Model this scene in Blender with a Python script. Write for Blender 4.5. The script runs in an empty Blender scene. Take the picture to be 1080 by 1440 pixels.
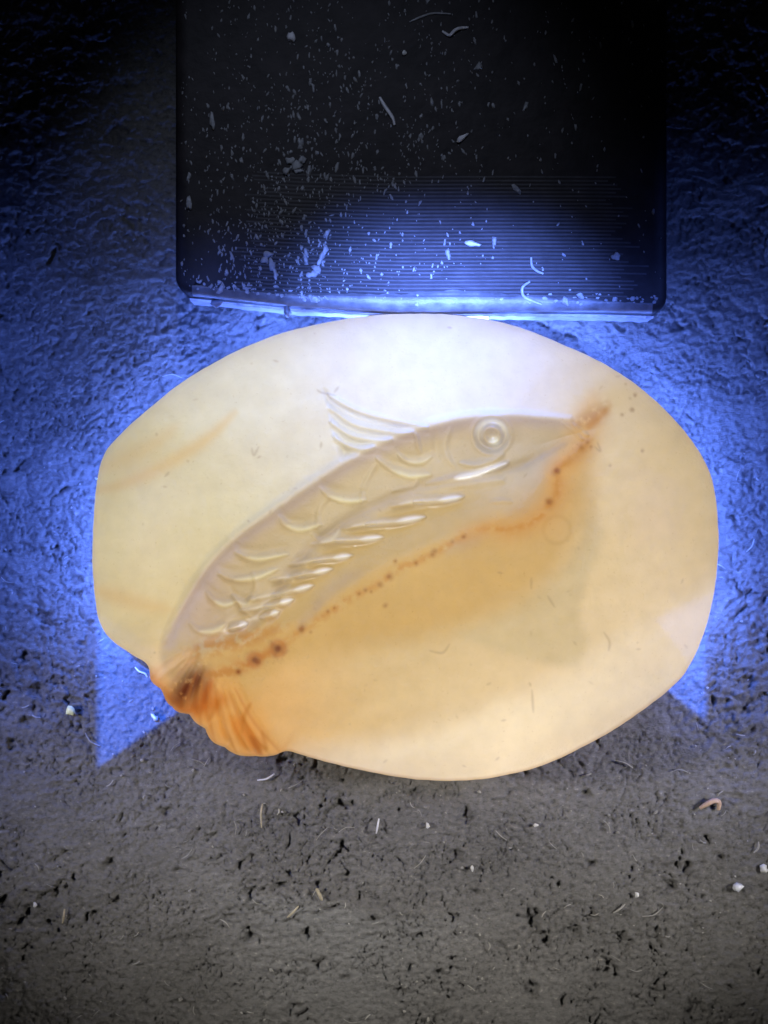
import bpy, bmesh, math, random
import numpy as np
from mathutils import Vector, Matrix

random.seed(7)
RNG = np.random.RandomState(7)
scene = bpy.context.scene
COL = scene.collection
scene.unit_settings.scale_length = 0.01          # one unit is one centimetre

# ---------------------------------------------------------------- camera
D = 18.0            # camera height above the board, cm
S = 200.0           # photograph pixels per cm on the board
FW, FH = 1080 / S, 1440 / S
cam_d = bpy.data.cameras.new("camera")
cam = bpy.data.objects.new("camera", cam_d)
COL.objects.link(cam)
cam.location = (0, 0, D)
cam.rotation_euler = (0, 0, 0)
cam_d.sensor_fit = 'HORIZONTAL'
cam_d.sensor_width = 36
cam_d.lens = 36 * D / FW
cam_d.clip_start = 0.1
cam_d.clip_end = 200
scene.camera = cam


def W(u, v, z=0.0):
    """a point of the photograph at height z -> place on the board (cm)"""
    k = (D - z) / D / S
    return Vector(((u - 540) * k, (720 - v) * k, z))


# ---------------------------------------------------------------- world and light
world = bpy.data.worlds.new("World")
scene.world = world
world.use_nodes = True
bg = world.node_tree.nodes["Background"]
bg.inputs[0].default_value = (0.55, 0.6, 0.8, 1)
bg.inputs[1].default_value = 0.012
scene.view_settings.view_transform = 'Standard'
scene.view_settings.look = 'None'
scene.view_settings.exposure = 0
scene.view_settings.gamma = 1
scene.cycles.use_denoising = True
scene.cycles.max_bounces = 8
scene.cycles.sample_clamp_indirect = 4


def aim(o, target):
    o.rotation_euler = (Vector(target) - o.location).to_track_quat('-Z', 'Y').to_euler()


def spot(name, loc, target, power, color, angle, blend=1.0, radius=0.15):
    d = bpy.data.lights.new(name, 'SPOT')
    d.energy = power
    d.color = color
    d.spot_size = math.radians(angle)
    d.spot_blend = blend
    d.shadow_soft_size = radius
    o = bpy.data.objects.new(name, d)
    COL.objects.link(o)
    o.location = loc
    aim(o, target)
    return o


def area(name, loc, target, power, color, sx, sy=None, shape='ELLIPSE'):
    d = bpy.data.lights.new(name, 'AREA')
    d.energy = power
    d.color = color
    d.shape = shape
    d.size = sx
    d.size_y = sy or sx
    o = bpy.data.objects.new(name, d)
    COL.objects.link(o)
    o.location = loc
    aim(o, target)
    return o


def point(name, loc, power, color, radius):
    d = bpy.data.lights.new(name, 'POINT')
    d.energy = power
    d.color = color
    d.shadow_soft_size = radius
    o = bpy.data.objects.new(name, d)
    COL.objects.link(o)
    o.location = loc
    return o


BLUE = (0.105, 0.205, 1.0)
# lamps added inside the hollow stone so that it glows
area("stone_backlight", (0.15, -0.27, 0.25), (0.15, -0.27, 3), 31.5, (1.0, 0.935, 0.79), 4.0, 2.9)
area("stone_edge_light", W(625, 500, 0.30), W(620, 780, 1.0), 4.3, (0.42, 0.60, 1.0), 3.0, 0.3)
area("stone_upper_light", W(400, 560, 0.25), W(420, 640, 1.0), 1.3, (0.9, 0.95, 1.0), 1.4, 0.5)
point("stone_low_light", W(700, 1000, 0.35), 3.0, (1.0, 0.95, 0.85), 0.2)
# added blue lamps, out of view, for the spill either side of the stone
spot("blue_fill_left", (-6.6, 1.0, 4.6), W(40, 745), 6800, BLUE, 36, 1.0, 1.2)
spot("blue_fill_right", (6.6, 1.0, 4.6), W(1055, 710), 6500, BLUE, 36, 1.0, 1.2)
# added blue lamps hidden under the stone's rim for the halo on the board
for u, v, nx, ny, p in ((150, 868, -.9, .45, 9), (131, 790, -1, 0, 9), (134, 700, -1, -.1, 8), (180, 602, -.7, -.7, 7), (262, 534, -.6, -.8, 8),
                        (370, 478, -.4, -.9, 9), (480, 450, -.2, -1, 9), (600, 441, 0, -1, 10), (715, 456, .3, -.95, 9), (830, 503, .45, -.9, 9),
                        (925, 568, .65, -.75, 9), (985, 640, .85, -.5, 9), (1008, 730, 1, -.05, 9), (1005, 825, 1, .12, 9), (985, 900, .92, .4, 8)):
    c = W(570 + (u - 570) * 0.955, 775 + (v - 775) * 0.955, 0.2)
    area("rim_fill", c, c + Vector((nx, -ny, -0.12)), p * 2.6, (0.10, 0.21, 1.0), 0.45, 0.16, 'RECTANGLE')
# spots added from above: blue on the joint, a cool fill on the bar
spot("beam_joint", (0.3, -2.2, 15.5), W(540, 458, 0.8), 115000, (0.13, 0.25, 1.0), 6.4)
spot("beam_joint", (0.3, -2.2, 15.5), W(625, 446, 0.8), 90000, (0.15, 0.26, 1.0), 6.4)
spot("beam_joint", (0.3, -2.2, 15.5), W(715, 464, 0.8), 115000, (0.13, 0.25, 1.0), 6.4)
spot("beam_joint_left", (-0.6, -2.4, 15.5), W(335, 478, 0.3), 20000, (0.10, 0.20, 1.0), 6.6)
spot("beam_joint_right", (0.9, -2.4, 15.5), W(835, 492, 0.3), 20000, (0.10, 0.20, 1.0), 6.6)
spot("bar_fill", (-0.9, 6.0, 9.0), W(470, 300, 0.8), 1300, (0.62, 0.72, 1.0), 28)
# added warm lamps, out of view, to brighten the near part of the board
spot("board_fill", (-8.0, -1.2, 5.6), W(480, 1150), 5600, (1.0, 0.95, 0.87), 28, 1.0, 0.6)
spot("board_fill", (8.0, -1.2, 5.6), W(715, 1145), 5600, (1.0, 0.955, 0.90), 29, 1.0, 0.6)
# added cool lamp beyond the bar to raise glints in the carving
spot("glint_light", (1.2, 12.5, 10.5), W(525, 765, 1.1), 16000, (0.9, 0.95, 1.0), 7, 0.8, 0.4)


def beam(name, loc, target, power, color, planes):
    """spot lamp whose nodes cut its light to straight edges; planes are (a, b, c) with a*x + b*y < c in beam slopes"""
    o = spot(name, loc, target, power, color, 16, 0.2, 0.01)
    d = o.data
    d.use_nodes = True
    nt = d.node_tree
    em = next(n for n in nt.nodes if n.type == 'EMISSION')
    tc = nt.nodes.new('ShaderNodeTexCoord')
    sep = nt.nodes.new('ShaderNodeSeparateXYZ')
    nt.links.new(tc.outputs['Normal'], sep.inputs[0])

    def m(op, a, b=None, c=None):
        n = nt.nodes.new('ShaderNodeMath')
        n.operation = op
        for i, x in enumerate((a, b, c)):
            if x is None:
                continue
            if isinstance(x, (int, float)):
                n.inputs[i].default_value = x
            else:
                nt.links.new(x, n.inputs[i])
        return n.outputs[0]
    az = m('ABSOLUTE', sep.outputs[2])
    sx = m('DIVIDE', sep.outputs[0], az)
    sy = m('DIVIDE', sep.outputs[1], az)
    acc = None
    for a, b, c, soft in planes:
        t = m('ADD', m('MULTIPLY', sx, a), m('MULTIPLY', sy, b))
        e = m('DIVIDE', m('SUBTRACT', c, t), soft)
        n = nt.nodes.new('ShaderNodeClamp')
        nt.links.new(e, n.inputs[0])
        acc = n.outputs[0] if acc is None else m('MULTIPLY', acc, n.outputs[0])
    nt.links.new(acc, em.inputs['Strength'])
    return o


def barn(loc, target, tri, softs):
    """half planes, in the lamp's own slopes, of a beam whose footprint on the board is tri"""
    q = (Vector(target) - Vector(loc)).to_track_quat('-Z', 'Y').inverted()
    p = []
    for t in tri:
        c = q @ (t - Vector(loc))
        p.append((c.x / -c.z, c.y / -c.z))
    cx = sum(a for a, b in p) / 3
    cy = sum(b for a, b in p) / 3
    out = []
    for i in range(3):
        (x0, y0), (x1, y1) = p[i], p[(i + 1) % 3]
        a, b = y1 - y0, x0 - x1
        c = a * x0 + b * y0
        if a * cx + b * cy > c:
            a, b, c = -a, -b, -c
        L = math.hypot(a, b)
        out.append((a / L, b / L, c / L, softs[i]))
    return out


for side, loc, tri in (  # added lamps, masked to throw a sharp blue wedge on each side
        ("left", (-3.4, 1.6, 9.0), [W(131, 860), W(131, 1084), W(300, 966)]),
        ("right", (3.4, 1.6, 9.0), [W(999, 840), W(999, 1018), W(860, 912)])):
    c = (tri[0] + tri[1] + tri[2]) / 3
    beam("blue_beam_" + side, loc, c, 36000, (0.045, 0.16, 1.0),
         barn(loc, c, tri, (0.005, 0.0025, 0.004)))

# ---------------------------------------------------------------- helpers
def tag(o, label=None, cat=None, group=None, kind=None):
    if label:
        o['label'] = label
    if cat:
        o['category'] = cat
    if group:
        o['group'] = group
    if kind:
        o['kind'] = kind
    return o


def link(name, me, mat=None, parent=None, loc=None):
    o = bpy.data.objects.new(name, me)
    COL.objects.link(o)
    if mat is not None and me is not None and not me.materials:
        me.materials.append(mat)
    if parent is not None:
        o.parent = parent
    if loc is not None:
        o.location = loc
    return o


def mesh_np(name, co, faces, smooth=True):
    me = bpy.data.meshes.new(name)
    me.vertices.add(len(co))
    me.vertices.foreach_set("co", np.asarray(co, np.float32).ravel())
    faces = np.asarray(faces, np.int32)
    n, k = faces.shape
    me.loops.add(n * k)
    me.loops.foreach_set("vertex_index", faces.ravel())
    me.polygons.add(n)
    me.polygons.foreach_set("loop_start", np.arange(0, n * k, k, dtype=np.int32))
    me.polygons.foreach_set("loop_total", np.full(n, k, np.int32))
    me.update(calc_edges=True)
    me.polygons.foreach_set("use_smooth", np.full(n, smooth, bool))
    return me


def lin(c):
    c = np.asarray(c, float) / 255.0
    return np.where(c <= 0.04045, c / 12.92, ((c + 0.055) / 1.055) ** 2.4)


def sstep(a, b, x):
    t = np.clip((x - a) / (b - a), 0, 1)
    return t * t * (3 - 2 * t)


_perm = RNG.permutation(512)
_ang = RNG.rand(512) * 2 * math.pi
_gx, _gy = np.cos(_ang), np.sin(_ang)


def perlin(x, y, seed=0):
    xi = np.floor(x).astype(int)
    yi = np.floor(y).astype(int)
    xf, yf = x - xi, y - yi
    uu = xf * xf * xf * (xf * (xf * 6 - 15) + 10)
    vv = yf * yf * yf * (yf * (yf * 6 - 15) + 10)

    def g(ix, iy, dx, dy):
        h = _perm[(_perm[(ix + seed * 37) % 512] + iy) % 512]
        return _gx[h] * dx + _gy[h] * dy
    a = g(xi, yi, xf, yf)
    b = g(xi + 1, yi, xf - 1, yf)
    c = g(xi, yi + 1, xf, yf - 1)
    d = g(xi + 1, yi + 1, xf - 1, yf - 1)
    return (a + (b - a) * uu) * (1 - vv) + (c + (d - c) * uu) * vv


def fbm(x, y, oct=4, seed=0, gain=0.5):
    r, a = 0, 1.0
    for i in range(oct):
        r = r + a * perlin(x * 2 ** i, y * 2 ** i, seed + i)
        a *= gain
    return r


def curve(pts, n=14, closed=False):
    """Catmull-Rom through pts"""
    P = [np.array(p, float) for p in pts]
    m = len(P)
    out = []
    for i in range(m if closed else m - 1):
        if closed:
            p0, p1, p2, p3 = P[i - 1], P[i], P[(i + 1) % m], P[(i + 2) % m]
        else:
            p0, p1, p2, p3 = P[max(i - 1, 0)], P[i], P[i + 1], P[min(i + 2, m - 1)]
        for k in range(n):
            t = k / n
            out.append(0.5 * ((2 * p1) + (p2 - p0) * t + (2 * p0 - 5 * p1 + 4 * p2 - p3) * t * t
                              + (3 * p1 - p0 - 3 * p2 + p3) * t ** 3))
    if not closed:
        out.append(P[-1])
    return np.array(out)


class NT:
    """small helper to write a material"""
    def __init__(s, name):
        s.m = bpy.data.materials.new(name)
        s.m.use_nodes = True
        s.t = s.m.node_tree
        s.t.nodes.clear()
        s.out = s.n('OutputMaterial')

    def n(s, typ, **kw):
        nd = s.t.nodes.new('ShaderNode' + typ)
        for k, v in kw.items():
            setattr(nd, k, v)
        return nd

    def set(s, nd, **kw):
        for k, v in kw.items():
            i = nd.inputs[k.replace('_', ' ')]
            if isinstance(v, bpy.types.NodeSocket):
                s.t.links.new(v, i)
            else:
                i.default_value = v
        return nd

    def noise(s, vec, scale, detail=4, rough=0.5):
        nd = s.n('TexNoise')
        s.t.links.new(vec, nd.inputs['Vector'])
        nd.inputs['Scale'].default_value = scale
        nd.inputs['Detail'].default_value = detail
        nd.inputs['Roughness'].default_value = rough
        return nd.outputs['Fac']

    def ramp(s, fac, stops):
        nd = s.n('ValToRGB')
        s.t.links.new(fac, nd.inputs[0])
        el = nd.color_ramp.elements
        while len(el) < len(stops):
            el.new(0.5)
        for e, (p, c) in zip(el, stops):
            e.position = p
            e.color = (*c, 1) if len(c) == 3 else c
        return nd.outputs[0]

    def bump(s, h, strength, dist, prev=None):
        nd = s.n('Bump')
        s.t.links.new(h, nd.inputs['Height'])
        nd.inputs['Strength'].default_value = strength
        nd.inputs['Distance'].default_value = dist
        if prev is not None:
            s.t.links.new(prev, nd.inputs['Normal'])
        return nd.outputs[0]

    def obj(s):
        return s.n('TexCoord').outputs['Object']

    def finish(s, shader):
        s.t.links.new(shader, s.out.inputs['Surface'])
        return s.m


# ---------------------------------------------------------------- materials
def mat_ground():
    t = NT("crumbly black board")
    co = t.obj()
    mp = t.n('Mapping')
    t.t.links.new(co, mp.inputs[0])
    mp.inputs['Scale'].default_value = (0.7, 1.0, 1.0)
    v = mp.outputs[0]
    big = t.noise(v, 1.3, 5, 0.6)
    col = t.ramp(big, [(0.3, (0.070, 0.068, 0.064)), (0.7, (0.105, 0.102, 0.098))])
    fine = t.noise(v, 34, 4, 0.7)
    mix = t.n('Mix', data_type='RGBA', blend_type='MULTIPLY')
    mix.inputs[0].default_value = 1.0
    t.t.links.new(col, mix.inputs[6])
    t.t.links.new(t.ramp(fine, [(0.28, (0.40, 0.39, 0.37)), (0.45, (0.9, 0.9, 0.9)), (0.62, (1.1, 1.1, 1.1)), (0.72, (1.9, 1.85, 1.75))]), mix.inputs[7])
    b1 = t.bump(t.noise(v, 34, 7, 0.72), 0.5, 0.03)
    b2 = t.bump(t.noise(v, 90, 5, 0.7), 0.6, 0.014, b1)
    p = t.set(t.n('BsdfPrincipled'), Base_Color=mix.outputs[2], Roughness=0.52, Normal=b2)
    p.inputs['Specular IOR Level'].default_value = 0.14
    return t.finish(p.outputs[0])


def mat_stone():
    t = NT("honey and milk agate")
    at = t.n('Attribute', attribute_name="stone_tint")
    co = t.obj()
    cloud = t.ramp(t.noise(co, 2.2, 5, 0.55), [(0.3, (0.955, 0.95, 0.94)), (0.7, (1.0, 1.0, 1.0))])
    speck = t.ramp(t.noise(co, 46, 3, 0.6), [(0.25, (0.90, 0.87, 0.82)), (0.36, (1, 1, 1))])
    m1 = t.n('Mix', data_type='RGBA', blend_type='MULTIPLY')
    m1.inputs[0].default_value = 1
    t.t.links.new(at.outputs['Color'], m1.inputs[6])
    t.t.links.new(cloud, m1.inputs[7])
    m2 = t.n('Mix', data_type='RGBA', blend_type='MULTIPLY')
    m2.inputs[0].default_value = 1
    t.t.links.new(m1.outputs[2], m2.inputs[6])
    t.t.links.new(speck, m2.inputs[7])
    b = t.bump(t.noise(co, 24, 5, 0.65), 0.38, 0.012)
    b = t.bump(t.noise(co, 5, 3, 0.5), 0.25, 0.02, b)
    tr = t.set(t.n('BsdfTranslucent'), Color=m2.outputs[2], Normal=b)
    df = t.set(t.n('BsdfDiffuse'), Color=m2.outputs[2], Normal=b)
    gl = t.set(t.n('BsdfGlossy'), Color=(1, 1, 1, 1), Roughness=0.36, Normal=b)
    a = t.n('MixShader')
    a.inputs[0].default_value = 0.025
    t.t.links.new(tr.outputs[0], a.inputs[1])
    t.t.links.new(df.outputs[0], a.inputs[2])
    fr = t.n('Fresnel')
    fr.inputs[0].default_value = 1.54
    g = t.n('MixShader')
    po = t.n('Attribute', attribute_name="polish")
    ma = t.n('Math', operation='MULTIPLY_ADD')
    t.t.links.new(po.outputs['Fac'], ma.inputs[0])
    ma.inputs[1].default_value = 1.7
    ma.inputs[2].default_value = 0.10
    mm = t.n('Math', operation='MULTIPLY')
    t.t.links.new(fr.outputs[0], mm.inputs[0])
    t.t.links.new(ma.outputs[0], mm.inputs[1])
    t.t.links.new(mm.outputs[0], g.inputs[0])
    t.t.links.new(a.outputs[0], g.inputs[1])
    t.t.links.new(gl.outputs[0], g.inputs[2])
    return t.finish(g.outputs[0])


def mat_plain(name, color, rough=0.6, var=0.25, scale=20, bump=0.0, spec=0.4, metal=0.0):
    t = NT(name)
    co = t.obj()
    c = np.array(color)
    col = t.ramp(t.noise(co, scale, 4, 0.6), [(0.3, tuple(c * (1 - var))), (0.7, tuple(np.minimum(c * (1 + var), 1)))])
    p = t.set(t.n('BsdfPrincipled'), Base_Color=col, Roughness=rough, Metallic=metal)
    p.inputs['Specular IOR Level'].default_value = spec
    if bump:
        t.t.links.new(t.bump(t.noise(co, scale * 2.5, 5, 0.6), bump, 0.02), p.inputs['Normal'])
    return t.finish(p.outputs[0])


def mat_lens():
    t = NT("lit blue lamp window")
    e = t.n('Emission')
    e.inputs[0].default_value = (0.22, 0.34, 1.0, 1)
    e.inputs[1].default_value = 9.0
    return t.finish(e.outputs[0])


M_GROUND = mat_ground()
M_STONE = mat_stone()
M_BAR = mat_plain("scuffed black plastic", (0.0125, 0.0105, 0.0110), 0.55, 0.35, 6, 0.25, 0.10)
M_RIDGE = mat_plain("dark banding ridges", (0.026, 0.025, 0.027), 0.6, 0.35, 9, 0.2, 0.2)
M_BAND = mat_plain("grey worn band", (0.06, 0.06, 0.066), 0.5, 0.5, 9, 0.3, 0.3)
M_LIP = mat_plain("worn grey plastic edge", (0.12, 0.12, 0.128), 0.5, 0.35, 12, 0.4, 0.4)
M_LENS = mat_lens()
M_DUST = mat_plain("pale dust", (0.17, 0.175, 0.185), 0.8, 0.35, 30, 0.2, 0.2)
M_WHITE = mat_plain("white grain", (0.34, 0.34, 0.33), 0.5, 0.15, 30, 0.1, 0.5)
M_LINT = mat_plain("pale lint", (0.34, 0.34, 0.36), 0.7, 0.2, 30, 0.0, 0.3)
M_STRAW = mat_plain("dry straw", (0.19, 0.165, 0.115), 0.6, 0.25, 30, 0.0, 0.3)
M_TAN = mat_plain("tan shaving", (0.30, 0.21, 0.15), 0.6, 0.25, 30, 0.1, 0.3)
M_YELLOW = mat_plain("pale yellow crumb", (0.42, 0.42, 0.2), 0.5, 0.2, 30, 0.1, 0.4)
M_FIBRE = mat_plain("short grey fibres", (0.17, 0.165, 0.15), 0.6, 0.4, 3, 0.0, 0.3)


def mat_glass():
    t = NT("clear glass bead")
    p = t.set(t.n('BsdfPrincipled'), Base_Color=(0.85, 0.87, 0.9, 1), Roughness=0.12, IOR=1.48)
    p.inputs['Transmission Weight'].default_value = 0.6
    return t.finish(p.outputs[0])


M_BEAD = mat_glass()

# ---------------------------------------------------------------- the board (ground)
PITS = [  # u, v, radius px, depth cm, flattening
    (745, 1298, 15, .085, 1.0), (768, 1322, 11, .07, 1.2), (800, 1312, 13, .06, .8), (836, 1214, 11, .07, .6),
    (832, 1292, 9, .06, 1.4), (873, 1328, 14, .07, 1.2), (922, 1322, 17, .06, 1.0), (943, 1248, 10, .08, .9),
    (928, 1278, 9, .05, .7), (908, 1230, 8, .05, .6), (785, 1245, 8, .04, .5), (655, 1148, 16, .06, .6),
    (640, 1200, 11, .05, .6), (582, 1113, 9, .05, .7), (700, 1127, 13, .05, .5), (823, 1120, 11, .06, .7),
    (948, 1128, 12, .05, .4), (1018, 1080, 10, .05, .4), (1050, 960, 11, .07, .8), (1066, 905, 9, .06, .5),
    (1046, 1000, 12, .06, .5), (400, 1068, 12, .08, .8), (232, 1142, 11, .08, .8), (155, 1215, 11, .06, .6),
    (85, 1250, 20, .07, .5), (60, 1262, 13, .06, .6), (40, 1258, 10, .05, .7), (325, 1290, 8, .06, .7),
    (396, 1245, 9, .07, .6), (445, 1246, 8, .06, .7), (450, 1356, 16, .07, .6), (412, 1417, 14, .07, .5),
    (488, 1375, 9, .05, .8), (622, 1371, 11, .07, .8), (745, 1393, 12, .08, .8), (635, 1290, 8, .05, .9),
    (865, 1375, 8, .05, .7), (925, 1400, 12, .07, 1.5), (980, 1420, 24, .06, .5), (1030, 1390, 10, .06, .5),
    (105, 814, 12, .05, .6), (105, 838, 10, .05, .7), (60, 868, 13, .05, .7), (40, 925, 12, .06, .7),
    (112, 905, 9, .05, .6), (55, 970, 11, .05, .9), (20, 1050, 14, .07, .6), (100, 985, 14, .05, .4),
    (120, 980, 9, .05, .6), (165, 1083, 10, .05, .5), (35, 1015, 10, .06, .6), (1035, 1120, 12, .04, .4),
    (560, 1395, 10, .05, .6), (700, 1330, 9, .04, .6), (530, 1180, 9, .04, .5), (300, 1180, 10, .05, .6),
    (250, 1225, 9, .04, .5), (190, 1320, 10, .04, .6), (120, 1370, 10, .05, .6), (30, 1400, 13, .05, .5),
    (1010, 1205, 8, .05, .6), (975, 1180, 8, .04, .5), (670, 1255, 8, .04, .6), (590, 1235, 8, .04, .6)]


def build_ground():
    def axis(half, step):
        a = np.arange(-half, half + step / 2, step)
        o, s, x = [], step, half
        while x < 16:
            s *= 1.35
            x += s
            o.append(x)
        o = np.array(o)
        return np.concatenate([-o[::-1], a, o])
    xs, ys = axis(2.85, 0.0125), axis(3.75, 0.0125)
    X, Y = np.meshgrid(xs, ys)
    h = 0.010 * fbm(X * 2.0, Y * 2.6, 4, 1)
    h += 0.0095 * fbm(X * 12, Y * 21, 5, 5, 0.75)
    patch = fbm(X * 0.9, Y * 0.9, 3, 11)
    wx = X + 0.10 * perlin(X * 5, Y * 5, 21) + 0.05 * perlin(X * 14, Y * 14, 23)
    wy = Y + 0.10 * perlin(X * 5, Y * 5, 22) + 0.05 * perlin(X * 14, Y * 14, 25)
    a = perlin(wx * 5.0, wy * 9.5, 14) + 0.55 * perlin(wx * 17, wy * 26, 15)
    h -= 0.045 * sstep(0.46, 0.75, a + 0.45 * patch)
    h += 0.008 * sstep(0.30, 0.55, perlin(wx * 7, wy * 13, 24) + 0.3 * patch)
    r = 1 - np.abs(perlin(wx * 3.6, wy * 8.0, 18))
    h -= 0.014 * sstep(0.945, 0.99, r) * sstep(-0.10, 0.22, patch + 0.6 * perlin(X * 3, Y * 3, 30))
    r = 1 - np.abs(perlin(wx * 8, wy * 15, 41))
    h -= 0.008 * sstep(0.90, 0.985, r) * sstep(-0.15, 0.25, perlin(X * 2, Y * 2.6, 31))
    # crumbs: little flakes split by cracks, thick in the worn patches
    def crumbs(fx, fy, seed):
        gx, gy = wx * fx, wy * fy
        ix, iy = np.floor(gx).astype(int), np.floor(gy).astype(int)
        f1 = np.full(X.shape, 9.0)
        f2 = np.full(X.shape, 9.0)
        hv = np.zeros(X.shape)
        for dx in (-1, 0, 1):
            for dy in (-1, 0, 1):
                hh = _perm[(_perm[(ix + dx + seed) % 512] + iy + dy) % 512]
                h2 = _perm[(hh + 91) % 512]
                d = np.hypot(ix + dx + (hh % 64) / 64.0 - gx, iy + dy + (h2 % 64) / 64.0 - gy)
                nb = d < f1
                f2 = np.where(nb, f1, np.minimum(f2, d))
                f1 = np.where(nb, d, f1)
                hv = np.where(nb, (_perm[(h2 + 17) % 512] % 100) / 100.0, hv)
        return f2 - f1, hv
    h += 0.010 * sstep(0.28, 0.5, perlin(X * 26, Y * 30, 90)) * sstep(-0.1, 0.4, patch + 0.2)
    worn = sstep(-0.30, 0.25, fbm(X * 1.5, Y * 2.2, 4, 61) + 0.15)
    e, hv = crumbs(9, 17, 5)
    h -= worn * (0.018 * (1 - sstep(0.02, 0.20, e)) * sstep(0.25, 0.8, hv) + 0.008 * hv)
    e, hv = crumbs(19, 34, 77)
    h -= (0.35 + 0.65 * worn) * (0.015 * (1 - sstep(0.02, 0.25, e)) * sstep(0.3, 0.8, hv) + 0.005 * hv)
    wob = 0.45 * perlin(X * 9, Y * 9, 50) + 0.5 * perlin(X * 20, Y * 26, 51)
    for (u, v, rad, dep, fl) in PITS:
        p = W(u, v)
        rr = rad / S
        d = np.sqrt(((X - p.x) / rr) ** 2 + ((Y - p.y) / (rr * fl)) ** 2) + wob * 2.0
        h -= 0.6 * dep * (1 - sstep(0.2, 1.2, d))
        h += 0.006 * np.exp(-((d - 1.25) / 0.22) ** 2)
    h = np.clip(h - 0.02, -0.13, 0.02)
    ny, nx = X.shape
    co = np.stack([X, Y, h], -1).reshape(-1, 3)
    i = np.arange(nx * ny).reshape(ny, nx)
    f = np.stack([i[:-1, :-1], i[:-1, 1:], i[1:, 1:], i[1:, :-1]], -1).reshape(-1, 4)
    return link("ground", mesh_np("ground", co, f), M_GROUND)


tag(build_ground(), kind='structure')

# ---------------------------------------------------------------- the carved stone
OUT = [(590, 441), (650, 444), (720, 457), (790, 484), (850, 512), (905, 549), (950, 592), (985, 638), (1003, 682),
       (1010, 740), (1009, 790), (1003, 840), (990, 890), (967, 940), (938, 972), (880, 1015), (820, 1050),
       (760, 1077), (700, 1092), (640, 1098), (570, 1094), (500, 1081), (440, 1066), (405, 1056), (385, 1062),
       (355, 1064), (325, 1057), (300, 1042), (282, 1020), (262, 1004), (241, 995), (228, 973), (213, 957),
       (207, 935), (185, 920), (160, 903), (142, 880), (134, 845), (130, 790), (132, 720), (137, 675), (146, 640),
       (170, 610), (215, 570), (260, 535), (320, 500), (380, 474), (450, 455), (520, 444)]
FISH = curve([(222, 912), (240, 880), (262, 838), (292, 795), (335, 752), (385, 716), (440, 678), (500, 640), (560, 612),
              (610, 597), (660, 587), (720, 585), (790, 590), (832, 598), (838, 606), (820, 622), (795, 645),
              (775, 668), (750, 695), (715, 722), (670, 742), (600, 768), (540, 795), (480, 832), (430, 868),
              (385, 893), (330, 912), (290, 922), (262, 960), (232, 950)], 6, True)
DORSAL = curve([(454, 546), (475, 562), (510, 578), (555, 588), (606, 597), (570, 610), (520, 632), (480, 648),
                (474, 620), (462, 580)], 6, True)
TAIL = curve([(222, 912), (262, 915), (300, 925), (345, 960), (372, 1000), (392, 1040), (398, 1064), (355, 1070),
              (320, 1062), (290, 1040), (258, 1008), (228, 985), (205, 955), (198, 932)], 6, True)
AMBER = curve([(842, 600), (836, 640), (830, 700), (812, 760), (770, 815), (700, 860), (600, 893), (500, 912),
               (420, 925), (370, 950), (340, 1000), (300, 960), (300, 910), (400, 860), (560, 770), (700, 700),
               (790, 640)], 6, True)
GHOST_FIN = curve([(830, 700), (845, 760), (815, 850), (825, 900), (812, 938), (770, 932), (640, 895), (700, 860),
               (770, 815), (812, 760)], 6, True)
RIM_GLOW = curve([(1040, 800), (960, 850), (880, 895), (820, 930), (730, 975), (640, 1010), (560, 1032), (470, 1048),
             (420, 1062), (450, 1120), (700, 1150), (900, 1100), (1060, 950)], 6, True)


def sdist(px, poly):
    """signed distance (px) to polygon, negative inside"""
    u, v = px[:, 0], px[:, 1]
    d = np.full(len(px), 1e9)
    ins = np.zeros(len(px), bool)
    for (x0, y0), (x1, y1) in zip(poly, np.roll(poly, -1, 0)):
        ex, ey = x1 - x0, y1 - y0
        t = np.clip(((u - x0) * ex + (v - y0) * ey) / (ex * ex + ey * ey + 1e-9), 0, 1)
        d = np.minimum(d, (u - x0 - t * ex) ** 2 + (v - y0 - t * ey) ** 2)
        c = (y0 <= v) != (y1 <= v)
        if abs(ey) > 1e-9:
            ins ^= c & (u < x0 + (v - y0) * ex / ey)
    d = np.sqrt(d)
    return np.where(ins, -d, d)


def stroke(px, pts, width, taper=0.5, n=8, margin=3.0):
    """0..1 weight of a soft line along pts, thinner to its ends; also signed side (for uneven walls)"""
    c = curve(pts, n) if len(pts) > 2 else np.linspace(pts[0], pts[1], 8)
    m = width * margin
    sel = np.where((px[:, 0] > c[:, 0].min() - m) & (px[:, 0] < c[:, 0].max() + m) &
                   (px[:, 1] > c[:, 1].min() - m) & (px[:, 1] < c[:, 1].max() + m))[0]
    w = np.zeros(len(px))
    if not len(sel):
        return w
    u, v = px[sel, 0], px[sel, 1]
    best = np.full(len(sel), 1e9)
    bt = np.zeros(len(sel))
    k = len(c) - 1
    for i in range(k):
        (x0, y0), (x1, y1) = c[i], c[i + 1]
        ex, ey = x1 - x0, y1 - y0
        t = np.clip(((u - x0) * ex + (v - y0) * ey) / (ex * ex + ey * ey + 1e-9), 0, 1)
        d = (u - x0 - t * ex) ** 2 + (v - y0 - t * ey) ** 2
        b = d < best
        best = np.where(b, d, best)
        bt = np.where(b, (i + t) / k, bt)
    ww = width * (1 - taper * np.abs(2 * bt - 1) ** 2)
    w[sel] = np.exp(-best / (ww * ww)) * (1 - taper * np.abs(2 * bt - 1) ** 3)
    return w


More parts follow.
